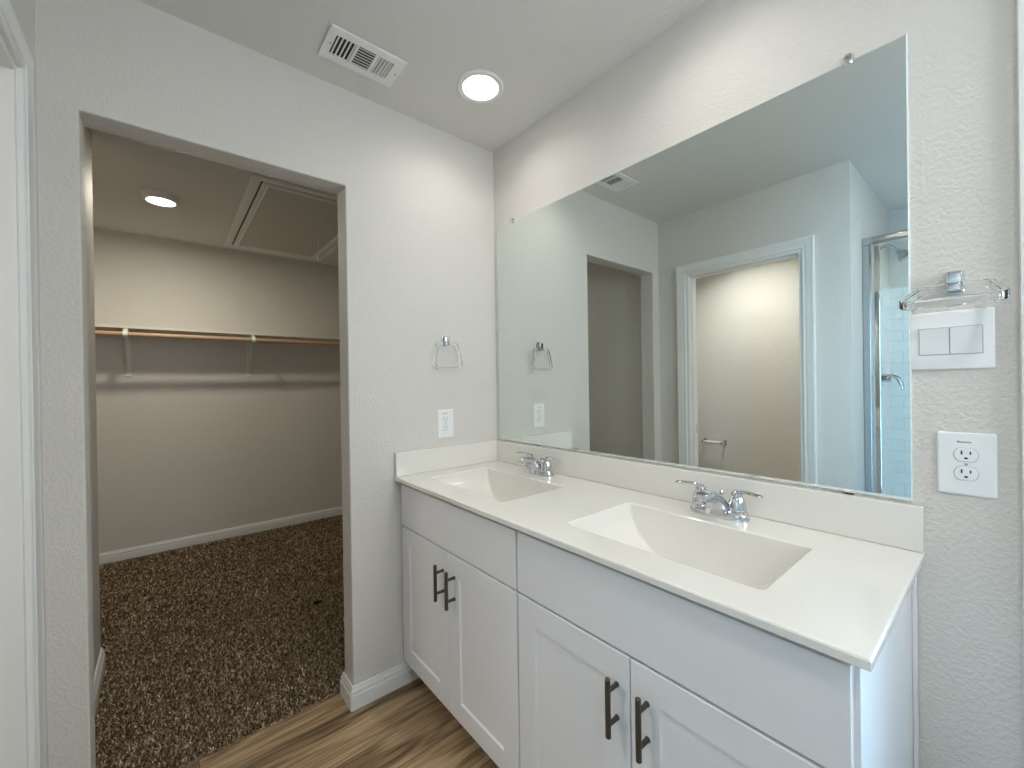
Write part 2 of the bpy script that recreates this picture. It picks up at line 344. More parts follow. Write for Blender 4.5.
# ------------------------------------------------------------------ baseboards and casings
BASE = [(0, 0), (0.015, 0), (0.015, 0.053), (0.0135, 0.056), (0.0095, 0.058), (0.0095, 0.061), (0.0125, 0.064), (0.012, 0.071), (0.0075, 0.078), (0.006, 0.087), (0.0, 0.088)]
def base(name, pts, side, label, prof=BASE):
    bm = bmesh.new(); sweep(bm, pts, prof, (0, 0, 1), side); return struct(name, bm, M['trim'], label)
base('baseboard_back', [(0, -0.02, 0), (0, OY1, 0), (-TB, OY1, 0), (-TB, 0.64, 0)], 1, 'white baseboard wrapping the opening corner')
base('baseboard_left', [(-TB, -1.533, 0), (-1.0, -1.533, 0), (-1.0, -2.64, 0)], -1, 'white baseboard along the closet stub wall')
base('baseboard_closet', [(XB, 0.64, 0), (XB, -2.64, 0)], 1, 'white baseboard on the closet rear wall')
CAS = [(0.0, 0.0), (0.0, 0.009), (0.004, 0.012), (0.018, 0.011), (0.022, 0.014), (0.045, 0.017), (0.052, 0.020), (0.059, 0.019), (0.061, 0.0)]
def doorway(name, x0, x1, y, ny, depth, label, both=True):
    bm = bmesh.new(); xs = 0.005
    sweep(bm, [(x0, y, 0), (x0, y, DZ), (x1, y, DZ), (x1, y, 0)], CAS, (0, ny, 0), -1 if ny > 0 else 1)
    if both: sweep(bm, [(x0, y - ny * depth, 0), (x0, y - ny * depth, DZ), (x1, y - ny * depth, DZ), (x1, y - ny * depth, 0)], CAS, (0, -ny, 0), 1 if ny > 0 else -1)
    d = struct(name, bm, M['trim'], label)
    bm = bmesh.new(); ya, yb = sorted((y + ny * 0.0005, y - ny * (depth + 0.0005)))
    bx(bm, x0, x0 + 0.018, ya, yb, 0, DZ, 0.001); bx(bm, x1 - 0.018, x1, ya, yb, 0, DZ, 0.001); bx(bm, x0 + 0.018, x1 - 0.018, ya, yb, DZ - 0.018, DZ, 0.001)
    ym = (ya + yb) / 2                                    # door stop
    bx(bm, x0 + 0.018, x0 + 0.029, ym - 0.018, ym + 0.018, 0, DZ - 0.018, 0.001); bx(bm, x1 - 0.029, x1 - 0.018, ym - 0.018, ym + 0.018, 0, DZ - 0.018, 0.001)
    bx(bm, x0 + 0.029, x1 - 0.029, ym - 0.018, ym + 0.018, DZ - 0.029, DZ - 0.018, 0.001)
    obj('jamb', bm, M['trim'], d, smooth=False); return d
d1 = doorway('door_1', DX0, DX1, YL, 1, 0.115, 'white cased doorway to the toilet room')
bm = bmesh.new(); bx(bm, DX0 + 0.018, DX0 + 0.0195, -1.648, -1.622, 0.895, 0.955, 0.0004); obj('strike_plate', bm, M['dark_metal'], d1)
bm = bmesh.new(); bx(bm, DX1 - 0.0205, DX1 - 0.018, -1.655, -1.622, 1.84, 1.93, 0.0005); lathe(bm, [(0.007, 1.835), (0.007, 1.935)], (DX1 - 0.024, -1.655, 0), 'z', 12); obj('hinge', bm, M['dark_metal'], d1)
bm = bmesh.new(); sweep(bm, [(MX0, 0, MZ0), (MX1, 0, MZ0), (MX1, 0, DZ), (MX0, 0, DZ)], CAS, (0, -1, 0), -1, True)
sweep(bm, [(MX0, 0, MZ0), (MX1, 0, MZ0), (MX1, 0, DZ), (MX0, 0, DZ)], [(0, 0.0005), (-0.014, 0.0005), (-0.014, -0.114), (0, -0.114)], (0, -1, 0), -1, True)
bx(bm, MX0 + 0.014, MX1 - 0.014, 0.075, 0.105, 1.10, 1.14)
win = struct('window_1', bm, M['trim'], 'tall white cased window beside the vanity wall')
obj('pane', box(MX0 + 0.014, MX1 - 0.014, 0.088, 0.092, MZ0 + 0.014, DZ - 0.014), M['pane'], win)

# ------------------------------------------------------------------ carpet pile
def pile(name, regions, label):
    rng = np.random.default_rng(3); V = []; F = []; off = 0
    for x0, x1, y0, y1, sp, wd, ht in regions:
        nx, ny = int((x1 - x0) / sp), int((y1 - y0) / sp)
        gx, gy = np.meshgrid(np.arange(nx), np.arange(ny)); n = nx * ny
        bx_ = x0 + (gx.ravel() + rng.random(n)) * sp; by = y0 + (gy.ravel() + rng.random(n)) * sp
        # soft patches where the pile has been brushed one way
        a = rng.random(n) * 2 * PI; lean = 0.25 + rng.random(n) * 0.9
        h = ht * (0.7 + 0.6 * rng.random(n)); wv = wd * (0.7 + 0.6 * rng.random(n)) / 2
        dx, dy = np.cos(a), np.sin(a); sx, sy = -dy, dx
        P = np.zeros((n, 5, 3))
        P[:, 0] = np.c_[bx_ - sx * wv, by - sy * wv, np.full(n, 0.002)]; P[:, 1] = np.c_[bx_ + sx * wv, by + sy * wv, np.full(n, 0.002)]
        mx_, my = bx_ + dx * lean * h * 0.35, by + dy * lean * h * 0.35
        P[:, 2] = np.c_[mx_ + sx * wv * 1.1, my + sy * wv * 1.1, h * 0.65 + 0.002]; P[:, 3] = np.c_[mx_ - sx * wv * 1.1, my - sy * wv * 1.1, h * 0.65 + 0.002]
        P[:, 4] = np.c_[bx_ + dx * lean * h, by + dy * lean * h, h * 0.95 + 0.002]
        i0 = off + np.arange(n) * 5
        F.append(np.c_[i0, i0 + 1, i0 + 2, i0, i0 + 2, i0 + 3, i0 + 3, i0 + 2, i0 + 4].reshape(-1, 3)); V.append(P.reshape(-1, 3)); off += n * 5
    V = np.concatenate(V); F = np.concatenate(F); me = bpy.data.meshes.new(name)
    me.vertices.add(len(V)); me.vertices.foreach_set('co', V.astype(np.float32).ravel())
    me.loops.add(F.size); me.loops.foreach_set('vertex_index', F.astype(np.int32).ravel())
    me.polygons.add(len(F)); me.polygons.foreach_set('loop_start', np.arange(0, F.size, 3, dtype=np.int32)); me.polygons.foreach_set('loop_total', np.full(len(F), 3, np.int32))
    me.update(calc_edges=True); me.materials.append(M['carpet_tuft'])
    o = bpy.data.objects.new(name, me); C.objects.link(o)
    return tag(o, label, 'carpet', kind='stuff')
pile('carpet_pile', [(-1.25, -0.125, -1.51, 0.0, 0.0044, 0.0042, 0.013), (XB + 0.015, -1.25, -1.9, 0.1, 0.0062, 0.0056, 0.013), (-1.25, -1.02, -1.75, -1.51, 0.0075, 0.0062, 0.014)], 'speckled brown carpet pile on the closet floor')

# ------------------------------------------------------------------ vanity cabinets
FY = -0.528                              # front face of doors
def shaker(bm, x0, x1, z0, z1, y=FY, t=0.02, rail=0.068, deep=0.006):
    """framed door: rails around a recessed flat panel with a small slope"""
    def ring(i, yy): return [(x0 + i, yy, z0 + i), (x1 - i, yy, z0 + i), (x1 - i, yy, z1 - i), (x0 + i, yy, z1 - i)]
    loft(bm, [ring(0, y + t), ring(0, y + 0.0015), ring(0.0015, y), ring(rail, y), ring(rail + 0.0035, y + deep)], True, True)
def pull(parent, x, z0, z1):
    bm = bmesh.new(); yy = FY - 0.033; r = 0.0062
    lathe(bm, [(0.0045, z0), (r, z0 + 0.0015), (r, z1 - 0.0015), (0.0045, z1)], (x, yy, 0), 'z', 16)
    for z in (z0 + 0.028, z1 - 0.028): lathe(bm, [(0.0052, yy), (0.0052, FY - 0.003), (0.0062, FY - 0.0025), (0.0062, FY)], (x, 0, z), 'y', 14)
    return tag(obj('handle', bm, M['dark_metal'], parent), 'dark metal bar pull')
def cabinet(x0, x1, fx0, fx1, split, label, left_wall):
    t = thing('vanity_cabinet', label, 'cabinet', ((x0 + x1) / 2, -0.25, 0), 'vanity cabinets under the double-sink top')
    bm = bmesh.new()
    bx(bm, x0 + 0.0005, x0 + 0.016, -0.508, -0.003, 0.10 if not left_wall else 0.10, ZC - 0.018)
    bx(bm, x1 - 0.016, x1 - 0.0005, -0.508, -0.003, 0.10 if left_wall else 0.0, ZC - 0.018)
    bx(bm, x0 + 0.016, x1 - 0.016, -0.508, -0.003, 0.10, 0.116); bx(bm, x0 + 0.016, x1 - 0.016, -0.012, -0.003, 0.116, ZC - 0.018)
    # face frame
    bx(bm, x0 + 0.016, x0 + 0.045, -0.508, -0.489, 0.116, ZC - 0.018); bx(bm, x1 - 0.045, x1 - 0.016, -0.508, -0.489, 0.116, ZC - 0.018)
    bx(bm, x0 + 0.045, x1 - 0.045, -0.508, -0.489, 0.655, 0.70); bx(bm, x0 + 0.045, x1 - 0.045, -0.508, -0.489, ZC - 0.05, ZC - 0.018)
    obj('carcass', bm, M['cabinet'], t)
    obj('drawer_front', box(fx0, fx1, FY, FY + 0.02, 0.682, 0.852, 0.0015), M['cabinet'], t)
    g = 0.0015
    for a, b_, hx in ((fx0, split - g, split - 0.034), (split + g, fx1, split + 0.042)):
        bm = bmesh.new(); shaker(bm, a, b_, 0.106, 0.675); d = obj('door', bm, M['cabinet'], t)
        pull(d, hx, 0.499, 0.629)
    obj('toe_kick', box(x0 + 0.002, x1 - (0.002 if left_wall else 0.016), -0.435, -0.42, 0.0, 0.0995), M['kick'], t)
    return t
cabinet(0.0, 0.7635, 0.011, 0.7605, 0.3855, 'white double-door vanity cabinet against the wall with the closet opening', True)
c2 = cabinet(0.7635, 1.527, 0.767, 1.519, 1.139, 'white double-door vanity cabinet at the open end, nearest the camera', False)
obj('scribe_moulding', box(1.527, 1.534, -0.022, -0.003, 0.0, ZC - 0.02, 0.001), M['cabinet'], c2)

# ------------------------------------------------------------------ vanity top with two integral basins
TH = 0.019
top = thing('vanity_countertop', 'glossy cream vanity top with two integral rectangular basins', 'countertop', (W / 2, -D / 2, ZC))
SINKS = [(0.126, 0.608), (0.8885, 1.375)]; SY0, SY1 = -0.450, -0.158
bm = bmesh.new()
def outer(i, z): return [(0.001 + i, -D + i, z), (W - i, -D + i, z), (W - i, -0.001 - i, z), (0.001 + i, -0.001 - i, z)]
R = loft(bm, [outer(0.004, ZC - TH), outer(0.0, ZC - TH + 0.003), outer(0.0, ZC - 0.004), outer(0.0015, ZC - 0.0012), outer(0.004, ZC)], False, False)
loops = [R[-1]]; bot = [R[0]]
RIM = 0.006
for x0, x1 in SINKS:
    loops.append([bm.verts.new(p) for p in rrect(x0 - RIM, x1 + RIM, SY0 - RIM, SY1 + RIM, 0.016, ZC)])
    bot.append([bm.verts.new(p) for p in rrect(x0 - RIM, x1 + RIM, SY0 - RIM, SY1 + RIM, 0.016, ZC - TH)])
for grp in (loops, bot):
    es = []
    for lp in grp:
        for i in range(len(lp)):
            a, b_ = lp[i], lp[(i + 1) % len(lp)]
            e = bm.edges.get((a, b_)) or bm.edges.new((a, b_)); es.append(e)
    bmesh.ops.triangle_fill(bm, edges=es, use_beauty=True)
obj('slab', bm, M['counter'], top)
for x0, x1 in SINKS:
    bm = bmesh.new(); rings = []; DP = 0.128
    rings.append(rrect(x0 - RIM, x1 + RIM, SY0 - RIM, SY1 + RIM, 0.016, ZC))
    for a in (30, 60): 
        i = RIM * (1 - math.sin(math.radians(a))); rings.append(rrect(x0 - i, x1 + i, SY0 - i, SY1 + i, 0.013, ZC - RIM * (1 - math.cos(math.radians(a)))))
    for k in range(0, 15):
        th = k / 14 * PI / 2; d = DP * math.sin(th); e = 1 - math.cos(th)
        ix, iyf, iyb = 0.012 * math.sin(th) + 0.165 * e, 0.01 * math.sin(th) + 0.06 * e, 0.016 * math.sin(th) + 0.035 * e
        rings.append(rrect(x0 + ix, x1 - ix, SY0 + iyf, SY1 - iyb, 0.010 + 0.006 * e, ZC - RIM * 0.6 - d))
    loft(bm, rings, False, True)
    ba = obj('basin', bm, M['counter'], top)
    bm = bmesh.new(); cx = (x0 + x1) / 2; lathe(bm, [(0.0, ZC - DP - 0.0036), (0.022, ZC - DP - 0.0034), (0.022, ZC - DP - 0.001), (0.018, ZC - DP), (0.014, ZC - DP - 0.0015), (0.0, ZC - DP + 0.001)], (cx, -0.30, 0.0), 'z', 24)
    tag(obj('drain', bm, M['chrome'], ba), 'chrome drain')
obj('backsplash', box(0.020, W - 0.001, -0.0195, -0.001, ZC + 0.0002, ZS, 0.0025, 2), M['counter'], top)
obj('side_splash', box(0.001, 0.0195, -D + 0.001, -0.001, ZC + 0.0002, ZS, 0.0025, 2), M['counter'], top)

# ------------------------------------------------------------------ faucets (built at the origin, then copied)
def faucet(loc, label):
    t = thing('faucet', label, 'faucet', loc, 'chrome two-handle faucets')
    K = dict(parent=t, world=False)
    bm = bmesh.new(); prof = [(1.0, 0.0), (1.0, 0.010), (0.96, 0.0165), (0.86, 0.020)]
    rings = []
    for s, z in prof:
        ring = []
        for k in range(40):
            a = 2 * PI * k / 40; c, sn_ = math.cos(a), math.sin(a)
            ring.append((0.081 * s * math.copysign(abs(c) ** 0.62, c), 0.029 * (s if s < 1 else 1) * math.copysign(abs(sn_) ** 0.8, sn_), z))
        rings.append(ring)
    loft(bm, rings); obj('base_plate', bm, M['chrome'], **K)
    # spout: broad arch that leans out over the basin and thins to its mouth
    st = [(-0.007, 0.010, 0.037, 0.026), (-0.009, 0.026, 0.033, 0.0235), (-0.016, 0.042, 0.0285, 0.020), (-0.030, 0.056, 0.025, 0.0165), (-0.050, 0.066, 0.0225, 0.0135), (-0.075, 0.0715, 0.021, 0.0115), (-0.096, 0.073, 0.020, 0.0105), (-0.104, 0.0728, 0.018, 0.0085), (-0.107, 0.0726, 0.013, 0.005)]
    bm = bmesh.new(); rings = []
    for i, (y, z, hw, hh) in enumerate(st):
        y0, z0 = st[max(i - 1, 0)][:2]; y1, z1 = st[min(i + 1, len(st) - 1)][:2]; T = Vector((0, y1 - y0, z1 - z0)).normalized(); Nn = Vector((1, 0, 0)).cross(T)
        rings.append([Vector((hw * math.copysign(abs(math.cos(a)) ** 0.7, math.cos(a)), y, z)) + Nn * (hh * math.copysign(abs(math.sin(a)) ** 0.75, math.sin(a))) for a in [2 * PI * k / 28 for k in range(28)]])
    loft(bm, rings); lathe(bm, [(0.0095, 0.058), (0.0105, 0.060), (0.0105, 0.070)], (0, -0.090, 0), 'z', 18)
    obj('spout', bm, M['chrome'], **K)
    for s in (-1, 1):
        bm = bmesh.new(); lathe(bm, [(0.0265, 0.017), (0.0265, 0.023), (0.0235, 0.026), (0.0225, 0.040), (0.0195, 0.054), (0.0150, 0.063), (0.0155, 0.066), (0.0145, 0.074), (0.009, 0.0795), (0.0, 0.081)], (s * 0.0508, 0, 0), 'z', 28)
        h = obj('handle', bm, M['chrome'], **K)
        bm = bmesh.new(); x = s * 0.0508
        tube(bm, [(x + s * 0.003, 0.0, 0.073), (x + s * 0.014, -0.003, 0.0785), (x + s * 0.030, -0.007, 0.0805), (x + s * 0.048, -0.012, 0.0800), (x + s * 0.063, -0.016, 0.0785), (x + s * 0.070, -0.018, 0.078)],
             [0.0055, 0.0060, 0.0068, 0.0078, 0.0082, 0.004], 14, [(1.0, 0.85)] * 2 + [(1.2, 0.62)] * 4)
        obj('lever', bm, M['chrome'], h, world=False)
    bm = bmesh.new(); lathe(bm, [(0.0024, 0.018), (0.0024, 0.054), (0.0052, 0.057), (0.0062, 0.064), (0.004, 0.068), (0.0, 0.0685)], (0, 0.021, 0), 'z', 16); obj('lift_rod', bm, M['chrome'], **K)
    return t
f1 = faucet((0.380, -0.078, ZC), 'chrome two-handle faucet on the far basin, next to the corner')
dup(f1, (1.132, -0.078, ZC), 'chrome two-handle faucet on the near basin, nearest the camera')

# ------------------------------------------------------------------ mirror
mt = thing('wall_mirror', 'large frameless wall mirror standing on the backsplash', 'mirror', (0.7775, 0, 0.9952))
bm = bmesh.new()
def mring(i, y): return [(0.0254 + i, y, 0.9952 + i), (1.5295 - i, y, 0.9952 + i), (1.5295 - i, y, 2.0452 - i), (0.0254 + i, y, 2.0452 - i)]
loft(bm, [mring(0, -0.0008), mring(0, -0.0050), mring(0.0032, -0.0065)])       # thin polished bevel round the silvered face
g = obj('glass', bm, [M['mirror_edge'], M['mirror']], mt, smooth=False)
for p in g.data.polygons: p.material_index = 1 if p.normal.y < -0.98 else 0
for a in (0.148, 1.423):
    bm = bmesh.new(); lathe(bm, [(0.004, -0.012), (0.010, -0.0115), (0.0115, -0.009), (0.0115, -0.0068)], (a, 0, 2.048), 'y', 18); lathe(bm, [(0.0085, -0.0066), (0.0085, -0.0008)], (a, 0, 2.0545), 'y', 14)
    tag(obj('clip', bm, M['acrylic'], mt), 'clear plastic mirror clip')
    bm = bmesh.new(); lathe(bm, [(0.0, -0.0145), (0.003, -0.014), (0.0032, -0.0122)], (a, 0, 2.053), 'y', 10); tag(obj('screw', bm, M['chrome'], mt), 'small screw')
for a in (0.319, 1.416):
    bm = bmesh.new(); bx(bm, a - 0.010, a + 0.010, -0.0085, -0.0068, 0.9890, 0.9995, 0.0005); bx(bm, a - 0.010, a + 0.010, -0.0085, -0.001, 0.9885, 0.9948, 0.0005)
    tag(obj('clip', bm, M['paper'], mt), 'small flat clip under the mirror edge')

# ------------------------------------------------------------------ towel rings
def towel_ring(loc, rotz, tilt, label):
    """modelled facing -y with the wall at y = 0"""
    t = thing('towel_ring', label, 'towel ring', loc, 'clear acrylic towel rings'); t.rotation_euler = (0, 0, rotz)
    bm = bmesh.new(); bx(bm, -0.0135, 0.0135, -0.008, -0.0005, -0.024, 0.024, 0.002); lathe(bm, [(0.0075, -0.008), (0.0065, -0.020), (0.0075, -0.026)], (0, 0, 0.008), 'y', 16)
    bx(bm, -0.012, 0.012, -0.037, -0.018, -0.007, 0.018, 0.0035); obj('post', bm, M['chrome'], t, world=False)
    bm = bmesh.new(); bx(bm, -0.010, 0.010, -0.036, -0.019, -0.022, -0.006, 0.003); obj('clasp', bm, M['chrome'], t, world=False)
    pts = []
    for cx_, cz_, r, a0, a1 in ((0.034, -0.020, 0.020, 90, 14), (0.048, -0.092, 0.021, 14, -90), (-0.048, -0.092, 0.021, -90, -194), (-0.034, -0.020, 0.020, 166, 90)):
        for k in range(6):
            a = math.radians(a0 + (a1 - a0) * k / 5); pts.append((cx_ + r * math.cos(a), 0, cz_ + r * math.sin(a)))
    bm = bmesh.new(); h = 0.0055; sweep(bm, pts, [(-h, -0.007), (-h + 0.0015, -0.0085), (h - 0.0015, -0.0085), (h, -0.007), (h, 0.007), (h - 0.0015, 0.0085), (-h + 0.0015, 0.0085), (-h, 0.007)], (0, 1, 0), 1, True)
    bmesh.ops.rotate(bm, verts=bm.verts, cent=(0, 0, 0), matrix=Matrix.Rotation(-tilt, 3, 'X')); bmesh.ops.translate(bm, verts=bm.verts, vec=(0, -0.0275, -0.0135))
    tag(obj('ring', bm, M['acrylic'], t, world=False), 'clear acrylic trapezoid ring')
    return t
towel_ring((0.0, -0.303, 1.472), PI / 2, math.radians(5), 'clear acrylic towel ring hanging on the wall between opening and mirror')
towel_ring((1.598, 0.0, 1.474), 0, math.radians(68), 'clear acrylic towel ring swung out above the light switch')

# ------------------------------------------------------------------ outlets and switch
def outlet(loc, rotz, label, w_=0.084, h_=0.130):
    t = thing('wall_outlet', label, 'outlet', loc, 'white duplex wall outlets'); t.rotation_euler = (0, 0, rotz); K = dict(parent=t, world=False)
    bm = bmesh.new()
    def rr(i, y): return [(x, y, z) for x, z, _ in rrect(-w_ / 2 + i, w_ / 2 - i, -h_ / 2 + i, h_ / 2 - i, 0.004, 0, 4)]
    loft(bm, [rr(0, -0.0005), rr(0, -0.003), rr(0.002, -0.0055), rr(0.005, -0.0065)]); obj('cover_plate', bm, M['plastic'], **K)
    for zc in (0.0195, -0.0195):
        def face(s, y): return [(0.0172 * s * math.cos(a), y, zc + max(-0.0138 * s, min(0.0138 * s, 0.0172 * s * math.sin(a)))) for a in [2 * PI * k / 40 for k in range(40)]]
        bm = bmesh.new(); loft(bm, [face(1.05, -0.0064), face(1.05, -0.0067)]); gr = None
        obj('receptacle_gap', bm, M['groove'], **K)
        bm = bmesh.new(); loft(bm, [face(1.0, -0.0064), face(1.0, -0.0078), face(0.96, -0.0083)]); r = obj('receptacle', bm, M['plastic'], **K)
        bm = bmesh.new()
        bx(bm, -0.0075, -0.0051, -0.0087, -0.0080, zc + 0.0005, zc + 0.0085); bx(bm, 0.0052, 0.0074, -0.0087, -0.0080, zc + 0.0012, zc + 0.0078)
        loft(bm, [[(0.0030 * math.cos(a), y, zc - 0.0075 + (0.0030 * math.sin(a) if math.sin(a) > 0 else 0.0012 * math.sin(a))) for a in [2 * PI * k / 16 for k in range(16)]] for y in (-0.0080, -0.0087)])
        tag(obj('slots', bm, M['slot'], r, world=False), 'black socket slots')
    bm = bmesh.new(); lathe(bm, [(0.0, -0.0078), (0.0026, -0.0074), (0.0028, -0.0064)], (0, 0, 0), 'y', 12); tag(obj('screw', bm, M['groove'], **K), 'cover screw')
    bm = bmesh.new(); random.seed(2); x = -0.0125                    # row of tiny printing, unreadable in the photo too
    for wd in (0.0016, 0.0012, 0.0014, 0.0010, 0.0015, 0.0012, 0.0013, 0.0011, 0.0014, 0.0012):
        bx(bm, x, x + wd, -0.0068, -0.0064, 0.0448, 0.0448 + (0.0034 if x < -0.01 else 0.0026)); x += wd + 0.0008
    tag(obj('printing', bm, M['ink'], **K), 'small dark printed line')
    return t
outlet((0.0, -0.302, 1.092), PI / 2, 'white duplex outlet above the side splash, left of the mirror')
outlet((1.6105, 0.0, 1.0905), 0, 'white duplex outlet right of the mirror, below the light switch', 0.086, 0.132)

t = thing('light_switch', 'white double rocker light switch plate right of the mirror', 'light switch', (1.589, 0, 1.352)); K = dict(parent=t, world=False)
bm = bmesh.new(); sw, sh = 0.0632, 0.0625
def rr(i, y): return [(x, y, z) for x, z, _ in rrect(-sw + i, sw - i, -sh + i, sh - i, 0.004, 0, 4)]
loft(bm, [rr(0, -0.0005), rr(0, -0.003), rr(0.002, -0.0055), rr(0.005, -0.0065)]); obj('cover_plate', bm, M['plastic'], **K)
bm = bmesh.new(); bx(bm, -0.0475, 0.0475, -0.0069, -0.0064, -0.0305, 0.0285); obj('rocker_gap', bm, M['groove'], **K)
for a, b_, s in ((-0.046, -0.0008, 1), (0.0008, 0.046, 1)):
    bm = bmesh.new(); y0 = -0.0066
    loft(bm, [[(a, y0, z), (b_, y0, z), (b_, y, z), (a, y, z)] for z, y in ((-0.0290, -0.0072), (-0.0287, -0.0080), (-0.001, -0.0088), (0.0267, -0.0130), (0.0270, -0.0072))])
    obj('rocker', bm, M['rocker'], **K)

# ------------------------------------------------------------------ ceiling fittings
def downlight(x, y, label, power, color=BATH_COLOR, rl=0.066, ro=0.092, recess=0.048):
    """recess > 0: the lens sits up inside a can; recess < 0: a shallow dome hung under the ceiling"""
    t = thing('recessed_light', label, 'ceiling light', (x, y, H)); z = H
    if recess > 0: rings = [(ro, 0.0), (ro, -0.003), (ro - 0.005, -0.007), (rl + 0.006, -0.007), (rl + 0.002, -0.004), (rl, recess), (rl, recess + 0.004)]; zl = z + recess
    else: rings = [(ro, 0.0), (ro, -0.004), (ro - 0.006, recess * 0.8), (rl + 0.010, recess), (rl, recess), (rl - 0.001, recess + 0.003)]; zl = z + recess + 0.003
    bm = bmesh.new(); loft(bm, [[(x + r * math.cos(2 * PI * k / 48), y + r * math.sin(2 * PI * k / 48), z + h) for k in range(48)] for r, h in rings], False, False); obj('trim_ring', bm, M['trim'], t)
    bm = bmesh.new(); lathe(bm, [(rl - 0.0005, zl), (rl - 0.012, zl - 0.002), (0.0, zl - 0.003)], (x, y, 0), 'z', 40)
    tag(obj('lens', bm, M['lens'] if color is BATH_COLOR else M['warm_lens'], t), 'glowing white lens')
    ld = bpy.data.lights.new('lamp', 'AREA'); ld.shape = 'DISK'; ld.size = 2 * (rl - 0.004); ld.color = color
    ld.energy = power * PI * PI * (rl - 0.004) ** 2; lo = bpy.data.objects.new('lamp', ld); C.objects.link(lo); lo.parent = t; lo.location = (0, 0, zl - 0.006 - H)
    return t
downlight(*LAMPS[0], 'round lit recessed ceiling light over the far basin corner', BATH_LAMP)
downlight(*LAMPS[1], 'round lit recessed ceiling light over the near basin', BATH_LAMP)
downlight(-1.63, -1.295, 'round lit ceiling light inside the closet', CLOSET_LAMP, CLOSET_COLOR, 0.070, 0.092, -0.035)
downlight(2.15, -1.20, 'round flush fill light added out of view, beside the camera', FLUSH_FILL, BATH_COLOR, 0.10, 0.125, -0.04)  # added, unseen: fills the floor and back wall
downlight(*LAMPS[3], 'round recessed fill light added in the shower, out of view', SHOWER_FILL)  # added, unseen: brightens the shower and the room
downlight(*LAMPS[2], 'round lit ceiling light inside the toilet room', WC_LAMP)

t = thing('air_vent', 'white rectangular supply air vent on the ceiling', 'air vent', (0.208, -0.735, H))
vx0, vx1, vy0, vy1 = 0.130, 0.285, -0.866, -0.604
groups = [(-0.840, -0.773, 'x', 5), (-0.764, -0.705, 'y', 7), (-0.696, -0.640, 'x', 5)]; ga, gb = 0.160, 0.254
bm = bmesh.new(); z0, z1 = H - 0.0085, H - 0.0015
bx(bm, vx0, ga, vy0, vy1, z0, z1, 0.0015); bx(bm, gb, vx1, vy0, vy1, z0, z1, 0.0015)
ys = [vy0] + [v for g_ in groups for v in g_[:2]] + [vy1]
for a, b_ in zip(ys[0::2], ys[1::2]): bx(bm, ga - 0.001, gb + 0.001, a, b_, z0, z1)
obj('face_plate', bm, M['vent_white'], t)
obj('duct_backing', box(ga - 0.01, gb + 0.01, -0.848, -0.632, H - 0.0012, H - 0.0002), M['duct'], t)  # flat dark panel, shade of the duct put into its colour
for a, b_, ax, n in groups:
    bm = bmesh.new()
    for k in range(n):
        dy = 0.006 if a < -0.8 else -0.0045                    # the end banks throw air in opposite directions
        if ax == 'x':
            c = a + (b_ - a) * (k + 0.5) / n; h = 0.0019
            loft(bm, [[(xx, c - h, z0 + 0.0002), (xx, c + h, z0 + 0.0002), (xx, c + h * 0.4 + dy, z1), (xx, c - h * 0.4 + dy, z1)] for xx in (ga, gb)])
        else:
            c = ga + (gb - ga) * (k + 0.5) / n; h = 0.0021
            loft(bm, [[(c - h, yy, z0 + 0.0002), (c + h, yy, z0 + 0.0002), (c + h * 0.4 - 0.005, yy, z1), (c - h * 0.4 - 0.005, yy, z1)] for yy in (a, b_)])
    obj('louver_bank', bm, M['vent_white'], t)
for yy in (-0.848, -0.616):
    bm = bmesh.new(); lathe(bm, [(0.0, z0 - 0.0014), (0.003, z0 - 0.0010), (0.0036, z0 + 0.0004)], (0.2075, yy, 0), 'z', 12); tag(obj('screw', bm, M['groove'], t), 'grey screw')

# attic hatch in the closet ceiling
t = thing('attic_hatch', 'pull-down attic hatch framed with moulding on the closet ceiling', 'attic hatch', (-1.72, -0.53, H))
hx0, hx1, hy0, hy1 = -2.44, -0.97, -0.91, -0.16
bm = bmesh.new(); sweep(bm, [(hx0, hy0, H), (hx1, hy0, H), (hx1, hy1, H), (hx0, hy1, H)], [(0, 0.001), (0, 0.010), (0.006, 0.016), (0.040, 0.014), (0.050, 0.010), (0.050, 0.001)], (0, 0, -1), -1, True)
obj('frame', bm, M['trim'], t)
obj('panel', box(hx0 + 0.060, hx1 - 0.060, hy0 + 0.060, hy1 - 0.060, H - 0.008, H - 0.001, 0.001), M['hatch'], t)
obj('gap', box(hx0 + 0.0505, hx1 - 0.0505, hy0 + 0.0505, hy1 - 0.0505, H - 0.0008, H - 0.0002), M['slot'], t)
bm = bmesh.new(); sweep(bm, [(hx0 + 0.062, hy0 + 0.062, H - 0.008), (hx1 - 0.062, hy0 + 0.062, H - 0.008), (hx1 - 0.062, hy1 - 0.062, H - 0.008), (hx0 + 0.062, hy1 - 0.062, H - 0.008)],
    [(0, 0.0), (0, 0.008), (0.008, 0.012), (0.020, 0.006), (0.030, 0.010), (0.038, 0.004), (0.038, 0.0)], (0, 0, -1), -1, True); obj('moulding', bm, M['trim'], t)
bm = bmesh.new(); tube(bm, [(-1.085, -0.545, H - 0.009), (-1.083, -0.547, 2.25), (-1.081, -0.548, 2.075)], 0.0021, 8); tube(bm, [(-1.081, -0.548, 2.08), (-1.081, -0.548, 2.065), (-1.081, -0.548, 2.048)], [0.004, 0.0075, 0.005], 10)
tag(obj('pull_cord', bm, M['cord'], t), 'thin hanging pull cord with a small knob')

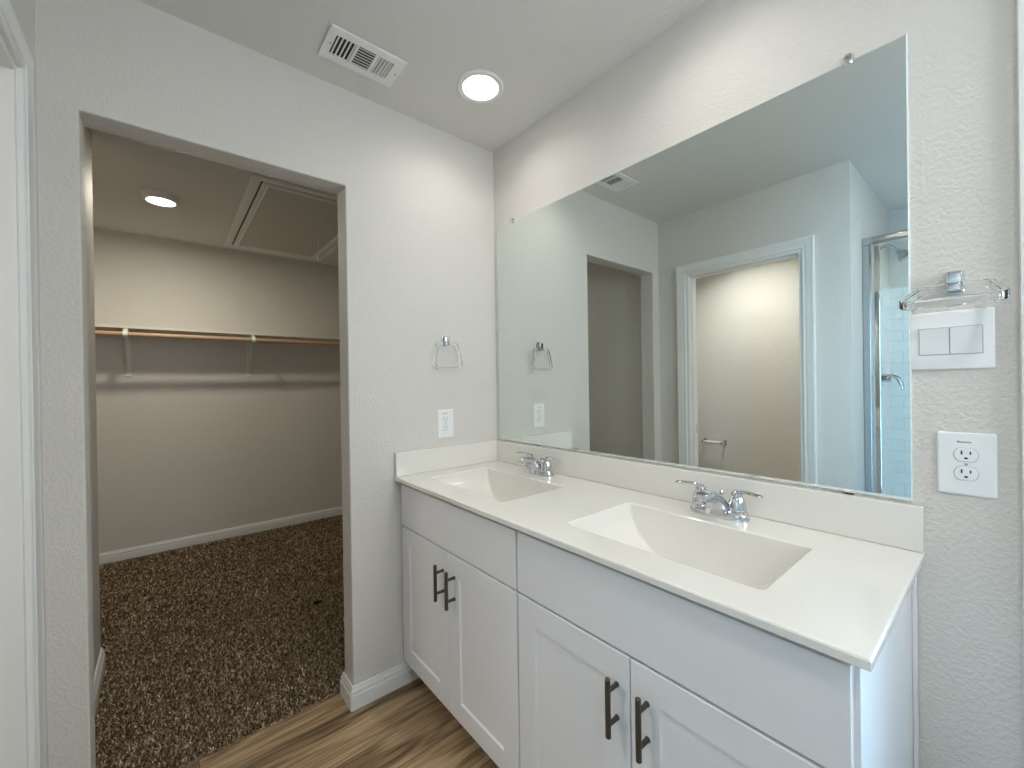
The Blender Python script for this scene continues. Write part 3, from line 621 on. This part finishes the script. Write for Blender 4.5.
# ------------------------------------------------------------------ closet shelf, brackets and rod
SZ = 1.712; SD = 0.285; RD, RZ = 0.300, 1.652; BY = (-1.497, -0.735)
t = thing('closet_shelf', 'long pale closet shelf on two white brackets', 'shelf', (XB, -0.6, SZ))
bm = bmesh.new(); bx(bm, XB + 0.001, XB + SD, -2.60, 0.648, SZ - 0.017, SZ, 0.002); obj('board', bm, M['shelf'], t)
for by in BY:
    bm = bmesh.new(); hw = 0.0125
    bx(bm, XB + 0.0005, XB + 0.006, by - hw, by + hw, SZ - 0.34, SZ - 0.0175, 0.001)                       # wall leg
    bx(bm, XB + 0.006, XB + SD - 0.006, by - hw, by + hw, SZ - 0.0235, SZ - 0.0178, 0.001); bx(bm, XB + RD - 0.026, XB + RD - 0.0195, by - hw, by + hw, RZ - 0.005, SZ - 0.0178, 0.001)                   # arm
    loft(bm, [[(XB + 0.006, by + s * 0.008, SZ - 0.325 - k) for s, k in ((-1, 0), (1, 0), (1, -0.01), (-1, -0.01))], [(XB + SD - 0.02, by + s * 0.008, SZ - 0.036 - k) for s, k in ((-1, 0), (1, 0), (1, -0.01), (-1, -0.01))]])
    bx(bm, XB + 0.0005, XB + 0.011, by - 0.017, by + 0.017, SZ - 0.345, SZ - 0.326, 0.001)                   # foot
    cxr, czr = XB + RD, RZ                                                                         # hook round the rod
    arc = [(cxr + 0.021 * math.cos(math.radians(a)), by, czr + 0.021 * math.sin(math.radians(a))) for a in range(-190, 171, 24)]
    sweep(bm, list(reversed(arc)), [(-0.0015, -0.013), (0.0015, -0.013), (0.0015, 0.013), (-0.0015, 0.013)], (0, 1, 0), 1)
    obj('bracket', bm, M['trim'], t)
bm = bmesh.new(); lathe(bm, [(0.0165, -2.60), (0.0165, 0.648)], (XB + RD, 0, RZ), 'y', 20)
M['rod'] = plain('tan_wood_rod', (0.50, 0.33, 0.20), 0.4)
tag(obj('closet_rod', bm, M['rod']), 'tan wooden clothes rod hung under the closet shelf', 'clothes rod')

# ------------------------------------------------------------------ toilet room and shower fittings seen in the mirror
t = thing('toilet_paper_holder', 'chrome toilet paper holder with white roller on the toilet room wall', 'toilet paper holder', (-0.10, -2.65, 0.70))
ty = -2.65
bm = bmesh.new()
for x in (-0.188, -0.012):
    bm = bmesh.new(); bx(bm, x - 0.015, x + 0.015, ty + 0.0005, ty + 0.008, 0.675, 0.725, 0.003); bx(bm, x - 0.008, x + 0.008, ty + 0.008, ty + 0.075, 0.69, 0.71, 0.004); obj('post', bm, M['chrome'], t)
bm = bmesh.new(); lathe(bm, [(0.006, -0.180), (0.013, -0.172), (0.013, -0.030), (0.006, -0.020)], (0, ty + 0.062, 0.70), 'x', 18); tag(obj('roller', bm, M['paper'], t), 'white roller')
YS = -1.83
t = thing('shower_door', 'chrome framed glass shower door beyond the wall end', 'shower door', (1.9, YS, 0.09))
obj('wall_jamb', box(1.1265, 1.160, YS - 0.02, YS + 0.02, 0.10, 2.03, 0.003), M['brushed'], t)
obj('header', box(1.1265, 2.69, YS - 0.022, YS + 0.022, 2.03, 2.072, 0.004), M['brushed'], t)
obj('track', box(1.1265, 2.69, YS - 0.022, YS + 0.022, 0.10, 0.125, 0.003), M['brushed'], t)
bm = bmesh.new(); bx(bm, 1.164, 1.200, YS - 0.012, YS + 0.012, 0.13, 2.026, 0.004); bx(bm, 1.92, 1.948, YS - 0.012, YS + 0.012, 0.13, 2.026, 0.003); obj('stile', bm, M['chrome'], t)
obj('pane', box(1.201, 1.919, YS - 0.003, YS + 0.003, 0.13, 2.028), M['pane'], t)
obj('fixed_pane', box(1.95, 2.688, YS - 0.003, YS + 0.003, 0.126, 2.029), M['pane'], t)
bm = bmesh.new(); bx(bm, 1.134, 2.695, -2.64, -1.79, 0.0, 0.03, 0.003); bx(bm, 1.134, 2.695, -1.88, -1.79, 0.03, 0.099, 0.01); tag(obj('shower_pan', bm, M['tile_base']), 'white shower pan with a low front curb', 'shower base')
t = thing('showerhead', 'chrome shower head on a curved arm behind the glass', 'shower head', (1.125, -2.24, 2.09))
bm = bmesh.new(); tube(bm, [(1.128, -2.24, 2.09), (1.16, -2.24, 2.105), (1.19, -2.24, 2.10), (1.215, -2.24, 2.075), (1.225, -2.24, 2.06)], 0.009, 14); obj('arm', bm, M['chrome'], t)
bm = bmesh.new(); lathe(bm, [(0.028, 1.1335 if False else 1.1257), (0.026, 1.131), (0.012, 1.136)], (0, -2.24, 2.09), 'x', 20); obj('flange', bm, M['chrome'], t)
bm = bmesh.new(); dr = Vector((0.62, 0, -0.78)); p0 = Vector((1.222, -2.24, 2.066)); tube(bm, [p0, p0 + dr * 0.015, p0 + dr * 0.04, p0 + dr * 0.065, p0 + dr * 0.07], [0.012, 0.016, 0.034, 0.042, 0.038], 20); obj('head', bm, M['brushed'], t)
t = thing('shower_valve', 'chrome shower valve with a curved lever on the tiled side wall', 'shower valve', (1.134, -2.24, 1.27))
bm = bmesh.new(); lathe(bm, [(0.085, 1.1335), (0.083, 1.139), (0.04, 1.150), (0.026, 1.152), (0.024, 1.185), (0.0, 1.188)], (0, -2.24, 1.27), 'x', 28); obj('escutcheon', bm, M['chrome'], t)
bm = bmesh.new(); tube(bm, [(1.165, -2.24, 1.275), (1.20, -2.238, 1.285), (1.222, -2.236, 1.265), (1.235, -2.234, 1.225), (1.24, -2.234, 1.195)], [0.013, 0.014, 0.013, 0.011, 0.006], 14); obj('lever', bm, M['chrome'], t)
